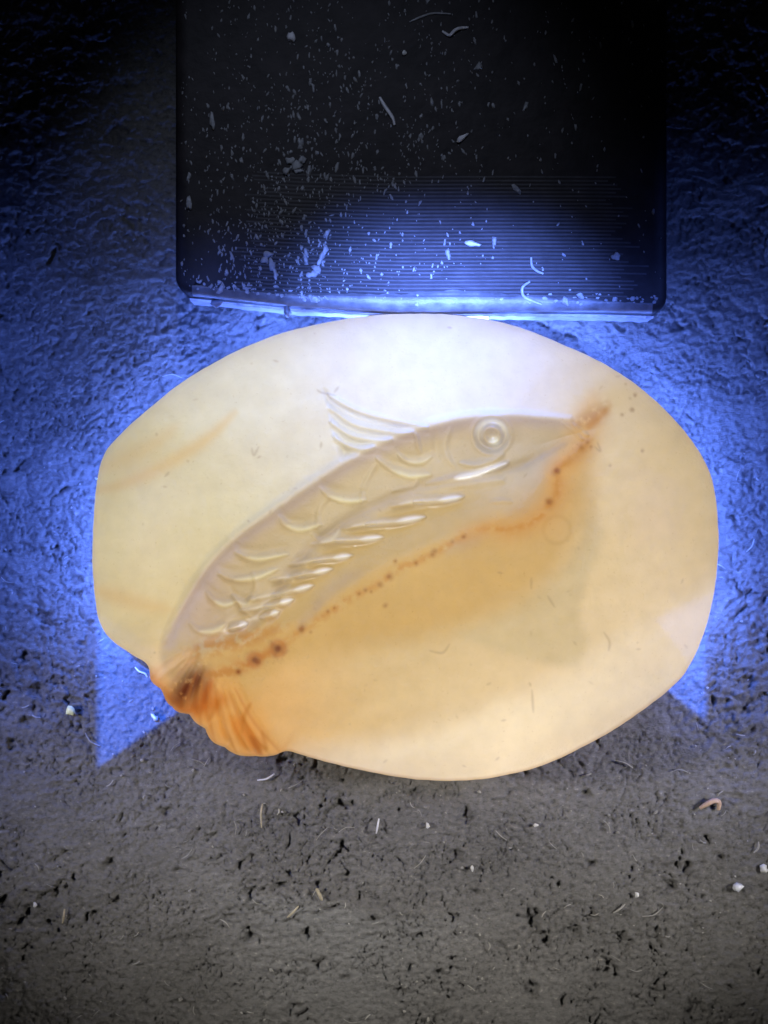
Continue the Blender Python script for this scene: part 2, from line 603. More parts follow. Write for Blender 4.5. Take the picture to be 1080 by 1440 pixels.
def build_stone():
    NA, NR, NL = 1500, 250, 16
    zm, zt = 0.50, 0.66
    oc = curve(OUT, 20, True)
    seg = np.linalg.norm(np.diff(np.vstack([oc, oc[:1]]), axis=0), axis=1)
    cum = np.concatenate([[0], np.cumsum(seg)])
    tt = np.linspace(0, cum[-1], NA, endpoint=False)
    cl = np.vstack([oc, oc[:1]])
    ring = np.stack([np.interp(tt, cum, cl[:, k]) for k in (0, 1)], -1)
    C = np.array([570.0, 775.0])
    tang = np.roll(ring, -1, 0) - np.roll(ring, 1, 0)
    tang /= np.linalg.norm(tang, axis=1)[:, None]
    outw = np.stack([tang[:, 1], -tang[:, 0]], -1)
    outw *= np.sign(((ring - C) * outw).sum(1))[:, None]
    tail_w = np.exp(-(((ring[:, 0] - 285) / 75) ** 4)) * sstep(935, 965, ring[:, 1])
    chip = 3.6 * (np.abs(np.sin(tt / 27.0 * math.pi / 1.3 + 0.8 * np.sin(tt / 31.0))) - 0.6) * tail_w
    chip += 0.7 * perlin(tt / 17.0, tt * 0 + 2.5, 33)
    ring = ring + outw * chip[:, None]
    s = np.linspace(0, 1, NR + 1)[1:]
    r = 1 - (1 - s) ** 1.25 * 1.0
    r = r / r[-1]
    kx = np.arange(-120, 121)
    ker = np.exp(-(kx / 42.0) ** 2)
    ker /= ker.sum()
    soft = np.stack([np.convolve(np.concatenate([ring[-120:, a], ring[:, a], ring[:120, a]]), ker, 'valid') for a in (0, 1)], -1)
    wr = sstep(0.72, 1.0, r)[:, None, None]
    design = C + r[:, None, None] * ((ring * wr + soft * (1 - wr)) - C)
    R = np.repeat(r[:, None], NA, 1)
    z0 = zm + zt * (1 - np.minimum(R, 1) ** 2.5) ** 0.58
    k = (D - zm) / D / S
    X = (design[..., 0] - 540) * k
    Y = (720 - design[..., 1]) * k
    ps = D * S / (D - z0)
    px = np.stack([540 + X * ps, 720 - Y * ps], -1).reshape(-1, 2)
    zz = z0.reshape(-1)
    fade = sstep(1.0, 0.93, R.reshape(-1))
    h = np.zeros(len(px))
    f = lambda *a, **b: stroke(px, *a, **b)
    # --- the fish stands proud of the ground of the stone
    df = sdist(px, FISH)
    dd = sdist(px, DORSAL)
    dt = sdist(px, TAIL)
    body = sstep(5, -42, df)
    h += 0.085 * body * sstep(1050, 600, px[:, 1] + 0.0 * px[:, 0])
    up = [(232, 900), (250, 862), (292, 795), (335, 752), (385, 716), (440, 678), (500, 640), (560, 612), (610, 597), (660, 586),
          (720, 583), (800, 590)]
    h -= 0.030 * f(up, 8, taper=0.3)
    # lateral line: a ridge with a groove under it
    mid = [(792, 622), (740, 650), (700, 662), (645, 670), (583, 686), (533, 708), (483, 734), (445, 762),
           (420, 790), (395, 822), (368, 862), (330, 890), (275, 908)]
    h += 0.024 * f(mid, 8, taper=0.3)
    mid2 = [(u + 5, v + 13) for u, v in mid[2:-1]]
    h -= 0.022 * f(mid2, 8, taper=0.4)
    # ribs under the lateral line, each a cut with a lip above it
    ribs = [((583, 706), (616, 704), (650, 699)), ((516, 737), (556, 734), (597, 727)), ((472, 760), (505, 759), (538, 755)),
            ((442, 788), (468, 785), (494, 781)), ((414, 810), (440, 806), (466, 800)), ((383, 837), (412, 831), (440, 823)),
            ((372, 853), (392, 849), (412, 843)), ((366, 868), (379, 865), (392, 860)), ((322, 885), (335, 881), (348, 876))]
    for a, b, c in ribs[:7]:       # shallow run of each cut back to the lateral line
        h -= 0.022 * f([(a[0] - 34, a[1] + 6), (a[0] - 12, a[1] + 3), (a[0] + 10, a[1] - 1)], 5, taper=0.5)
    for a, b, c in ribs:
        h -= 0.048 * f([a, b, c], 5.5, taper=0.6)
        h += 0.014 * f([(q[0], q[1] - 11) for q in (a, b, c)], 5.5, taper=0.4)
    h -= 0.040 * f([(600, 680), (640, 672), (680, 664), (712, 652)], 6, taper=0.5)
    # scales: open crescents along the back and a second row near the lateral line
    more = [[(327, 836), (334, 845), (346, 850), (360, 842)], [(440, 752), (452, 762), (468, 756), (476, 746)], [(560, 640), (572, 649), (590, 651), (606, 643)]]
    scales = [[(530, 645), (552, 661), (577, 670), (604, 668)], [(452, 687), (464, 698), (489, 705), (514, 703)],
              [(394, 726), (403, 739), (424, 745), (450, 738)], [(333, 777), (348, 784), (370, 786), (404, 779)],
              [(309, 807), (331, 815), (362, 812), (390, 800)], [(292, 834), (302, 845), (316, 851), (332, 846)],
              [(268, 877), (281, 888), (302, 887), (316, 878)]]
    for c in scales:
        h -= 0.026 * f(c, 5.5, taper=0.5)
        h += 0.012 * f([(u - 1, v - 12) for u, v in c], 7, taper=0.5)
    for c in more:
        h -= 0.018 * f(c, 4.2, taper=0.5)
        h += 0.009 * f([(u - 1, v - 9) for u, v in c], 5, taper=0.5)
    for c in ([(508, 706), (514, 680), (528, 655)], [(446, 742), (450, 715), (462, 700)], [(356, 806), (360, 826), (350, 846)],
              [(330, 838), (342, 858), (352, 866)], [(585, 610), (587, 622), (590, 636)], [(552, 690), (580, 684), (586, 676)]):
        h -= 0.016 * f(c, 4, taper=0.4)
    # gill and cheek
    for c, w, q in (([(634, 602), (626, 622), (628, 642), (638, 656)], 5, -.016),
                    ([(616, 604), (612, 625), (616, 645)], 6, .018),
                    ([(648, 652), (668, 655), (692, 648), (706, 640)], 5, -.03),
                    ([(756, 640), (764, 665), (752, 690)], 6, -.010),
                    ([(792, 596), (806, 606), (818, 618)], 3.5, -.02), ([(804, 596), (816, 606), (826, 612)], 3.5, -.018),
                    ([(690, 706), (705, 704), (718, 706)], 4, -.012)):
        h += q * f(c, w, taper=0.4)
    # eye: a ring round a domed pupil
    de = np.hypot(px[:, 0] - 691, px[:, 1] - 612)
    h += 0.040 * np.exp(-((de - 19) / 5.0) ** 2) - 0.016 * np.exp(-((de - 27) / 4.0) ** 2)
    h += 0.034 * np.exp(-(np.hypot(px[:, 0] - 693, px[:, 1] - 616) / 8.0) ** 2) - 0.016 * np.exp(-((de - 11) / 3.5) ** 2)
    # dorsal fin rays
    h += 0.030 * sstep(3, -10, dd)
    for c in ([(462, 556), (500, 578), (550, 592), (600, 600)], [(464, 574), (495, 596), (540, 606), (580, 608)],
              [(466, 594), (492, 612), (525, 618), (550, 617)], [(470, 614), (488, 626), (508, 630), (525, 628)]):
        h -= 0.030 * f(c, 5, taper=0.4)
        h += 0.014 * f([(u + 1, v + 9) for u, v in c], 5, taper=0.4)
    # tail: fan of rays to the broken edge
    hub = np.array((285, 905.0))
    for e in ((203, 938), (214, 962), (232, 988), (256, 1006), (280, 1028), (303, 1048), (333, 1062), (360, 1068), (386, 1066)):
        e = np.array(e, float)
        q = hub + (e - hub) * 0.38
        m_ = (q + e) / 2 + np.array((-4, 5))
        h -= (0.032 if e[0] < 270 else 0.022) * f([tuple(q), tuple(m_), tuple(e)], 5.5, taper=0.3)
        h += (0.020 if e[0] < 270 else 0.012) * f([tuple(q + (9, -4)), tuple(m_ + (9, -4)), tuple(e + (9, -4))], 6, taper=0.3)
    h -= 0.05 * sstep(40, -60, dt)
    # worn hollow by the left end, and soft unevenness of hand polish
    h -= 0.06 * np.exp(-(((px[:, 0] - 185) / 60) ** 2 + ((px[:, 1] - 905) / 22) ** 2))
    h += 0.006 * fbm(px[:, 0] / 60, px[:, 1] / 60, 3, 3) + 0.0012 * fbm(px[:, 0] / 9, px[:, 1] / 9, 3, 4)
    zz = zz + h * fade
    polish = np.clip(sum(f([(q[0], q[1]) for q in rb], 7, taper=0.3) for rb in ribs) + f([(640, 672), (680, 664), (712, 652)], 7)
                     + 0.35 * np.exp(-(de / 26) ** 4), 0, 1)

    # --- colours of the stone, with some glow, reflection and glints painted in
    anchors = [((350, 560), (228, 226, 204)), ((180, 720), (233, 221, 168)), ((600, 500), (236, 236, 234)),
               ((880, 600), (232, 208, 152)), ((920, 750), (226, 200, 142)), ((950, 900), (232, 212, 172)),
               ((700, 1040), (242, 220, 180)), ((480, 1010), (227, 198, 140)), ((650, 950), (211, 184, 130)),
               ((300, 760), (226, 215, 172)), ((450, 600), (228, 222, 208)), ((750, 540), (232, 229, 225)),
               ((560, 790), (204, 184, 140)), ((200, 850), (232, 214, 156)), ((330, 1000), (232, 170, 84))]
    num, den = 0, 0
    for (au, av), c in anchors:
        w = np.exp(-((px[:, 0] - au) ** 2 + (px[:, 1] - av) ** 2) / (2 * 95.0 ** 2)) + 1e-6
        num = num + w[:, None] * lin(c)
        den = den + w
    col = num / den[:, None]
    wob = 5 * fbm(px[:, 0] / 40, px[:, 1] / 40, 3, 8)

    def mix(c, w):
        nonlocal col
        w = np.clip(w, 0, 1)[:, None]
        col = col * (1 - w) + lin(c) * w
    mix((208, 188, 142), 0.75 * sstep(10, -10, sdist(px, GHOST_FIN) + wob))  # reflected ghost of a fin, painted in
    mix((206, 169, 102), 0.86 * sstep(30, -26, sdist(px, AMBER) + wob))
    mix((246, 229, 194), 0.8 * sstep(26, -30, sdist(px, RIM_GLOW) + wob))  # inner glow along the lower rim, painted in
    low = sstep(-30, 45, (px[:, 1] - np.interp(px[:, 0], [q[0] for q in mid[::-1]], [q[1] for q in mid[::-1]])))
    bodyc = sstep(4, -10, df)
    mix((203, 183, 142), 0.92 * bodyc * (1 - 0.72 * low))
    mix((198, 180, 146), 0.8 * bodyc * np.exp(-(((px[:, 0] - 745) / 60) ** 2 + ((px[:, 1] - 640) / 55) ** 2)))
    mix((200, 176, 150), 0.7 * bodyc * np.exp(-(((px[:, 0] - 275) / 50) ** 2 + ((px[:, 1] - 850) / 70) ** 2)))
    mix((194, 165, 108), 0.8 * bodyc * low * sstep(760, 640, px[:, 0]))
    mix((188, 172, 166), 0.65 * f([(u + 5, v + 8) for u, v in up], 11, taper=0.2))  # shading of the fish's upper edge, painted as a lilac band
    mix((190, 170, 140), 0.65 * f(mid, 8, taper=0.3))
    mix((222, 210, 178), 0.75 * sstep(5, -10, dd))
    # milky vein ends and the grey veil along the lower edge of the fish
    for c, w in (([(445, 850), (475, 822), (505, 806)], 11), ([(420, 880), (438, 862), (450, 850)], 8),
                 ([(630, 775), (655, 762), (680, 752)], 12), ([(720, 722), (745, 705), (765, 680)], 14)):
        mix((186, 164, 132), 0.55 * f(c, w, taper=0.3))
    # bright glints of the cuts, scales and eye, painted into the tint
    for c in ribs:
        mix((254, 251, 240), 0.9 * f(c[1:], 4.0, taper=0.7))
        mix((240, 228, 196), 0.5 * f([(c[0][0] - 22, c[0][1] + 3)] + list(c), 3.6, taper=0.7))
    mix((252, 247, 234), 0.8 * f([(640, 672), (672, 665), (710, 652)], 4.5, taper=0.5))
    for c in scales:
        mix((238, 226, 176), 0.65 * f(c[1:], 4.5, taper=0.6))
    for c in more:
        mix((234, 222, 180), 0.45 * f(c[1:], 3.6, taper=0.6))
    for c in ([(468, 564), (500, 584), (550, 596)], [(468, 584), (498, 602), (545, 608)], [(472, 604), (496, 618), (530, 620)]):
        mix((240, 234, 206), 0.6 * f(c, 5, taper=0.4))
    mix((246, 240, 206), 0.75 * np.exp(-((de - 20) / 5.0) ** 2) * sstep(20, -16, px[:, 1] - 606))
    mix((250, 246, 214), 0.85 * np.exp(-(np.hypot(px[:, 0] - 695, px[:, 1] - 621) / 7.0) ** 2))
    # cloudy bands that run across the stone
    bw = 0.5 * fbm(px[:, 0] / 150, px[:, 1] / 150, 4, 70)
    band = perlin((px[:, 0] * 0.35 + px[:, 1] * 0.94) / 46 + bw * 3, px[:, 0] / 420 + bw, 71)
    col = col * (1 + (0.09 * band)[:, None] * np.array([0.7, 1.0, 1.5])) * (1 + 0.05 * fbm(px[:, 0] / 26, px[:, 1] / 26, 4, 72))[:, None]
    # faint banding on the left
    mix((228, 196, 132), 0.60 * f([(128, 692), (175, 680), (230, 655), (290, 618), (330, 580)], 11, taper=0.5))
    mix((228, 200, 140), 0.50 * f([(130, 660), (165, 650), (210, 628), (250, 598)], 16, taper=0.6))
    mix((226, 190, 124), 0.55 * f([(128, 828), (160, 838), (200, 850), (240, 858)], 14, taper=0.6))
    mix((224, 180, 112), 0.75 * f([(836, 560), (820, 600), (800, 640), (780, 690)], 22, taper=0.4))
    # reflected ghost of the fish's eye, painted as a ring to the right
    dr = np.hypot(px[:, 0] - 783, px[:, 1] - 745)
    mix((196, 160, 100), 0.50 * np.exp(-((dr - 19) / 3.5) ** 2))
    mix((216, 178, 118), 0.40 * np.exp(-(dr / 15) ** 4))
    # iron stains
    blot = fbm(px[:, 0] / 14, px[:, 1] / 14, 4, 13)
    mix((232, 170, 88), 0.62 * sstep(10, -24, dt + 2 * wob) * sstep(945, 985, px[:, 1] + 0.25 * (px[:, 0] - 250)))
    mix((206, 122, 44), 0.85 * f([(212, 955), (235, 985), (262, 1000), (285, 995), (310, 985)], 15, taper=0.2))
    mix((196, 138, 66), 0.80 * f([(258, 940), (282, 915), (320, 905), (360, 895), (400, 880)], 14, taper=0.5) * sstep(-.5, .25, blot))
    mix((226, 188, 136), 0.7 * f([(226, 950), (245, 934), (266, 918)], 9, taper=0.3))
    mix((222, 180, 126), 0.6 * f([(240, 962), (256, 944), (272, 926)], 5, taper=0.3))
    mix((190, 96, 28), 0.80 * f([(278, 1000), (288, 978), (296, 958)], 9, taper=0.4))
    mix((104, 48, 30), 0.97 * f([(252, 982), (264, 968), (281, 950)], 20, taper=0.2) * sstep(-.75, .0, blot + .15))
    mix((218, 130, 40), 0.7 * f([(330, 1012), (345, 1032), (362, 1056)], 13, taper=0.4))
    mix((170, 86, 30), 0.60 * f([(352, 1036), (360, 1050), (366, 1060)], 5, taper=0.4))
    for e in ((262, 1004), (283, 1024), (303, 1046), (333, 1060), (372, 1066), (392, 1056)):
        e = np.array(e, float)
        q = hub + (e - hub) * 0.42
        mix((198, 126, 56), 0.45 * f([tuple(q), tuple((q + e) / 2 + (-4, 4)), tuple(e)], 3.2, taper=0.5, margin=4))
    rs = np.random.RandomState(5)
    for i in range(70):
        u, v, a, L = rs.uniform(150, 990), rs.uniform(460, 1080), rs.uniform(0, 6.3), rs.uniform(2, 8)
        mix((176, 150, 112), rs.uniform(.15, .4) * f([(u, v), (u + L * math.cos(a), v + L * math.sin(a))], 1.7, taper=0.4, margin=4))
    for c in ([(294, 1012), (300, 1000), (308, 985)], [(352, 990), (342, 1010), (340, 1030)], [(368, 1030), (372, 1045), (374, 1056)]):
        mix((196, 124, 48), 0.6 * f(c, 4, taper=0.4))
    mix((196, 126, 56), 0.6 * f([(296, 950), (330, 940), (360, 928), (392, 912)], 10, taper=0.3) * sstep(-.4, .3, blot))
    seam = [(290, 950), (335, 944), (358, 928), (391, 912), (424, 886), (440, 876), (470, 858), (505, 834), (533, 821), (560, 800),
            (590, 788), (612, 778), (655, 752), (690, 742), (720, 745), (750, 732), (772, 712), (784, 690), (783, 662), (800, 648),
            (822, 628)]
    mix((194, 132, 62), 0.5 * f(seam, 6, taper=0.0) * sstep(-.5, .3, blot))
    mix((192, 126, 52), 0.55 * f(seam[13:], 5, taper=0.3) * sstep(-.5, .2, blot))
    mix((206, 150, 78), 0.6 * f(seam[12:], 22, taper=0.3))
    for (u, v, rr, w) in ((391, 912, 8, .95), (358, 928, 7, .9), (335, 945, 4, .9), (362, 931, 3, .9), (424, 885, 4.5, .75),
                          (437, 889, 3, .6), (461, 860, 2.6, .8), (470, 855, 2.6, .8), (505, 835, 2.6, .8), (514, 830, 2.6, .8),
                          (522, 832, 2.2, .7), (534, 822, 3.4, .8), (547, 811, 4, .6), (556, 789, 3.2, .9), (542, 852, 2.6, .7),
                          (585, 792, 3.5, .8), (608, 780, 3.5, .8), (612, 775, 3, .7), (652, 755, 3, .9), (636, 762, 2.6, .6),
                          (783, 662, 4.5, .8), (772, 706, 5, .7), (818, 630, 4, .9), (826, 622, 4, .8), (831, 628, 3, .7),
                          (851, 577, 4, .8), (875, 583, 3, .8), (889, 576, 2.6, .9), (893, 556, 2.4, .9), (886, 560, 2, .5),
                          (903, 634, 2, .6), (858, 655, 1.8, .5), (880, 540, 2, .5)):
        d = np.hypot(px[:, 0] - u, px[:, 1] - v)
        mix((132, 68, 34) if rr < 6 else (118, 66, 48), w * (.95 if rr > 3.6 else .6) * np.exp(-(d / rr) ** 2 *  np.maximum(0.45, 1 + 1.5 * blot)))
        if rr > 6:
            mix((188, 120, 66), 0.5 * np.exp(-((d - rr * 1.2) / 4) ** 2))
    mix((190, 146, 106), 0.75 * f([(812, 596), (826, 590), (842, 580), (853, 568)], 13, taper=0.3) * sstep(-.6, .2, blot))
    mix((196, 136, 70), 0.70 * f([(828, 600), (846, 584), (856, 572)], 7, taper=0.3))
    mix((200, 150, 86), 0.6 * f([(800, 650), (815, 634), (830, 616)], 9, taper=0.3))
    mix((226, 200, 140), 0.55 * np.exp(-(((px[:, 0] - 868) / 28) ** 2 + ((px[:, 1] - 560) / 24) ** 2)))
    rim = sstep(0.975, 1.0, R.reshape(-1)) * sstep(880, 1000, px[:, 1])
    mix((190, 150, 92), 0.6 * rim)
    # hair scratches
    for c in ([(354, 630), (357, 640), (364, 628)], [(452, 622), (451, 630)], [(849, 889), (857, 902), (856, 915)], [(747, 812), (747, 828)],
              [(770, 838), (780, 854)], [(604, 915), (622, 918), (632, 906)], [(836, 628), (844, 634), (840, 622)], [(748, 970), (750, 1002)],
              [(472, 556), (452, 552), (446, 548)], [(470, 552), (476, 544)], [(232, 670), (238, 664)], [(700, 805), (706, 806)]):
        mix((150, 122, 88), 0.33 * f(c, 1.9, taper=0.4, margin=4))

    co_top = np.stack([X.reshape(-1), Y.reshape(-1), zz], -1)
    # underside: tucks in from the widest line to a flat base
    t = np.linspace(0, 1, NL + 1)[1:] * math.pi / 2
    low_co, low_col, low_pol = [], [], []
    lastc = col.reshape(NR, NA, 3)[-1]
    ringw = np.stack([(ring[:, 0] - 540) * k, (720 - ring[:, 1]) * k], -1)
    Cw = np.array([(C[0] - 540) * k, (720 - C[1]) * k])
    for a in t:
        sc = 1 - 0.28 * (1 - math.cos(a)) ** 0.75
        p = Cw + sc * (ringw - Cw)
        low_co.append(np.column_stack([p, np.full(NA, zm - (zm - 0.02) * math.sin(a))]))
        low_pol.append(np.zeros(NA))
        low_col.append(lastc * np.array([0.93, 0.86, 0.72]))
    apex = np.array([[Cw[0], Cw[1], zm + zt]])
    base = np.array([[Cw[0], Cw[1], 0.02]])
    co = np.concatenate([co_top] + low_co + [apex, base])
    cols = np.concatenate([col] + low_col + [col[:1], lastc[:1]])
    pol = np.concatenate([polish] + low_pol + [np.zeros(2)])
    rows = NR + NL
    idx = np.arange(rows * NA).reshape(rows, NA)
    nxt = np.roll(idx, -1, 1)
    q = np.stack([idx[:-1], idx[1:], nxt[1:], nxt[:-1]], -1).reshape(-1, 4)
    ia, ib = rows * NA, rows * NA + 1
    tri = np.concatenate([np.stack([np.full(NA, ia), idx[0], nxt[0]], -1), np.stack([np.full(NA, ib), nxt[-1], idx[-1]], -1)])

    # whole mesh first, to take smooth normals that run on across the parts
    nrm = np.zeros_like(co)
    fn = np.cross(co[q[:, 2]] - co[q[:, 0]], co[q[:, 3]] - co[q[:, 1]])
    if fn[:NA, 2].sum() < 0:
        q = q[:, ::-1]
        tri = tri[:, ::-1]
        fn = -fn
    for j in range(4):
        for ax in range(3):
            nrm[:, ax] += np.bincount(q[:, j], fn[:, ax], len(co))
    nrm[ia] = (0, 0, 1)
    nrm[ib] = (0, 0, -1)
    nrm /= np.linalg.norm(nrm, axis=1)[:, None] + 1e-12

    pid = np.zeros(rows * NA + 2, int)
    top = slice(0, NR * NA)
    lab = np.zeros(NR * NA, int)
    lab[dt < 0] = 3
    lab[(df < 0) & (px[:, 1] < 925)] = 1
    lab[(dd < 0) & (lab == 0)] = 2
    lab[de < 25] = 4
    pid[top] = lab
    fl = pid[q[:, 0]]

    def part(name, quads, tris, parent):
        used = np.unique(np.concatenate([quads.ravel(), tris.ravel()]))
        mp = np.full(len(co), -1)
        mp[used] = np.arange(len(used))
        me = bpy.data.meshes.new(name)
        faces = [mp[quads]] if not len(tris) else None
        me.vertices.add(len(used))
        me.vertices.foreach_set("co", co[used].astype(np.float32).ravel())
        li = np.concatenate([mp[quads].ravel(), mp[tris].ravel()]).astype(np.int32)
        tot = np.concatenate([np.full(len(quads), 4), np.full(len(tris), 3)]).astype(np.int32)
        st = np.concatenate([[0], np.cumsum(tot)[:-1]]).astype(np.int32)
        me.loops.add(len(li))
        me.loops.foreach_set("vertex_index", li)
        me.polygons.add(len(tot))
        me.polygons.foreach_set("loop_start", st)
        me.polygons.foreach_set("loop_total", tot)
        me.update(calc_edges=True)
        me.polygons.foreach_set("use_smooth", np.ones(len(tot), bool))
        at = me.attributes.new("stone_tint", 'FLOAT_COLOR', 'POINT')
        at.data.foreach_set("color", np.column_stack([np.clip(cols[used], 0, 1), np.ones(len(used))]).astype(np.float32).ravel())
        at = me.attributes.new('polish', 'FLOAT', 'POINT')
        at.data.foreach_set('value', pol[used].astype(np.float32))
        me.normals_split_custom_set_from_vertices([tuple(n) for n in nrm[used]])
        return link(name, me, M_STONE, parent)
    no = np.zeros((0, 3), int)
    root = bpy.data.objects.new("carved_stone", None)
    COL.objects.link(root)
    tag(root, "glowing cream and amber agate pebble with a carved fish on its top", "carved stone")
    part("pebble", q[fl == 0], tri, root)
    fish = part("fish_relief", q[fl == 1], no, root)
    part("dorsal_fin", q[fl == 2], no, fish)
    tag(part("tail_fin", q[fl == 3], no, fish), "ribbed tail stained orange and brown")
    part("fish_eye", q[fl == 4], no, fish)
    return root


build_stone()

# ---------------------------------------------------------------- the lamp bar behind the stone
ZB = 0.80


def front_v(u):
    """photograph row of the bar's front top edge"""
    return float(np.interp(u, [246, 420, 560, 720, 850, 940], [412, 430, 437, 436, 437, 440]))


def build_bar():
    root = bpy.data.objects.new("light_bar", None)
    COL.objects.link(root)
    root.location = W(590, 200, 0)
    root.location.z = 0
    tag(root, "dusty black lamp bar with rounded corner glowing blue against the stone", "lamp")
    off = root.location.copy()
    pts = []
    for u in np.linspace(272, 915, 40):
        pts.append((u, front_v(u)))
    for a in np.linspace(90, 0, 9)[1:]:
        pts.append((915 + 24 * math.cos(math.radians(a)), 416 + 24 * math.sin(math.radians(a))))
    pts += [(939, -330), (246, -330)]
    for a in np.linspace(180, 90, 9):
        pts.append((272 + 26 * math.cos(math.radians(a)), 388 + 26 * math.sin(math.radians(a))))
    P = [W(u, v, ZB) - off for u, v in pts]
    c = sum((p.xy for p in P), Vector((0, 0))) / len(P)
    n = len(P)

    def inset(d):
        out = []
        for i in range(n):
            a, b, e = P[i - 1].xy, P[i].xy, P[(i + 1) % n].xy
            t = (e - a).normalized()
            nn = Vector((-t.y, t.x))
            if (c - b).dot(nn) < 0:
                nn = -nn
            out.append(b + nn * d)
        return out
    prof = [(0.035, 0.0), (0.012, 0.03), (0.0, 0.08), (0.0, ZB - 0.07), (0.008, ZB - 0.04), (0.025, ZB - 0.018), (0.06, ZB - 0.004), (0.10, ZB)]
    bm = bmesh.new()
    rows = []
    for d, z in prof:
        rows.append([bm.verts.new((p.x, p.y, z)) for p in inset(d)])
    for a, b in zip(rows, rows[1:]):
        for i in range(n):
            bm.faces.new((a[i], a[(i + 1) % n], b[(i + 1) % n], b[i]))
    bm.faces.new(rows[-1])
    bm.faces.new(rows[0][::-1])
    bmesh.ops.recalc_face_normals(bm, faces=bm.faces)
    me = bpy.data.meshes.new("housing")
    bm.to_mesh(me)
    bm.free()
    for p in me.polygons:
        p.use_smooth = len(p.vertices) == 4
    link("housing", me, M_BAR, root)

    # worn moulding line along the foot of the front edge
    bm = bmesh.new()
    prev = None
    for u in np.linspace(262, 926, 120):
        b = W(u, front_v(u), ZB) - off
        jx = 0.010 * perlin(np.array([u / 14.0]), np.array([3.3]), 9)[0]
        y0 = b.y - 0.002
        y1 = b.y - 0.011 - jx
        zt_ = 0.50 + 1.2 * jx
        ring = [bm.verts.new((b.x, y0, 0.05)), bm.verts.new((b.x, y1, 0.06)), bm.verts.new((b.x, y1 - 0.004, zt_ - 0.03)),
                bm.verts.new((b.x, y1 + 0.012, zt_)), bm.verts.new((b.x, y0, zt_ + 0.01))]
        if prev:
            for i in range(5):
                bm.faces.new((prev[i], ring[i], ring[(i + 1) % 5], prev[(i + 1) % 5]))
        else:
            bm.faces.new(ring[::-1])
        prev = ring
    bm.faces.new(prev)
    bmesh.ops.recalc_face_normals(bm, faces=bm.faces)
    me = bpy.data.meshes.new("edge_moulding")
    bm.to_mesh(me)
    bm.free()
    link("edge_moulding", me, M_LIP, root)

    # grey band over the rounded front edge
    bm = bmesh.new()
    prev = None
    for u in np.linspace(270, 918, 100):
        b = W(u, front_v(u), ZB) - off
        q = max(0.0, 1 - abs(u - 625) / 250) + 0.3 * perlin(np.array([u / 18.0]), np.array([7.3]), 9)[0]
        ring = []
        for dy, z in ((-0.003, ZB - 0.09), (0.004, ZB - 0.035), (0.024, ZB - 0.013), (0.055, ZB + 0.0005), (0.062 + 0.07 * q, ZB + 0.0035), (0.066 + 0.07 * q, ZB - 0.006)):
            ring.append(bm.verts.new((b.x, b.y + dy, z)))
        if prev:
            for i in range(5):
                bm.faces.new((prev[i], ring[i], ring[i + 1], prev[i + 1]))
        prev = ring
    bmesh.ops.recalc_face_normals(bm, faces=bm.faces)
    me = bpy.data.meshes.new("front_band")
    bm.to_mesh(me)
    bm.free()
    for p in me.polygons:
        p.use_smooth = True
    link("front_band", me, M_BAND, root)

    # lit window in the middle of the front face
    bm = bmesh.new()
    prev = None
    for u in np.linspace(535, 690, 14):
        b = W(u, front_v(u), ZB) - off
        y = b.y - 0.03
        ring = [bm.verts.new((b.x, y + 0.03, 0.12)), bm.verts.new((b.x, y - 0.01, 0.14)), bm.verts.new((b.x, y - 0.01, 0.44)), bm.verts.new((b.x, y + 0.03, 0.46))]
        if prev:
            for i in range(4):
                bm.faces.new((prev[i], ring[i], ring[(i + 1) % 4], prev[(i + 1) % 4]))
        else:
            bm.faces.new(ring[::-1])
        prev = ring
    bm.faces.new(prev)
    bmesh.ops.recalc_face_normals(bm, faces=bm.faces)
    me = bpy.data.meshes.new("lens")
    bm.to_mesh(me)
    bm.free()
    link("lens", me, M_LENS, root)

    # fine ridges standing in for flicker banding in the glow behind the front edge
    bm = bmesh.new()
    for i in range(32):
        dv = 8 + i * 5.4
        half = 285 - 1.2 * i
        half_l, half_r = half * random.uniform(.92, 1.05), half * random.uniform(.92, 1.1)
        prev = None
        for u in np.linspace(612 - half_l, 612 + half_r, 26):
            v = front_v(u) * 0.55 + 0.45 * 436 - dv - 12
            b = W(u, v, ZB) - off
            e = min(1.0, (half_l - (612 - u)) / 30, (half_r - (u - 612)) / 30)
            hz = ZB + 0.0012 + 0.006 * max(0.1, e) * (1 - i / 33.0)
            ring = [bm.verts.new((b.x, b.y - 0.0085, ZB - 0.004)), bm.verts.new((b.x, b.y - 0.0045, hz)),
                    bm.verts.new((b.x, b.y + 0.005, hz)), bm.verts.new((b.x, b.y + 0.0085, ZB - 0.004))]
            if prev:
                for k in range(3):
                    bm.faces.new((prev[k], ring[k], ring[k + 1], prev[k + 1]))
            prev = ring
    bmesh.ops.recalc_face_normals(bm, faces=bm.faces)
    me = bpy.data.meshes.new("banding_ridges")
    bm.to_mesh(me)
    bm.free()
    tag(link("banding_ridges", me, M_RIDGE, root), kind='stuff')
    return root


build_bar()

# ---------------------------------------------------------------- dust, lint, grains
GROUPS = {("lint_thread", True): "lint threads on the black bar", ("lint_thread", False): "lint threads on the board",
          ("dust_flake", True): "dust flakes on the black bar", ("dust_clump", True): "dust clumps on the black bar",
          ("edge_blob", True): "blobs on the bar's edge moulding", ("white_grain", False): "white grains on the board",
          ("straw_bit", False): "straw bits on the board"}


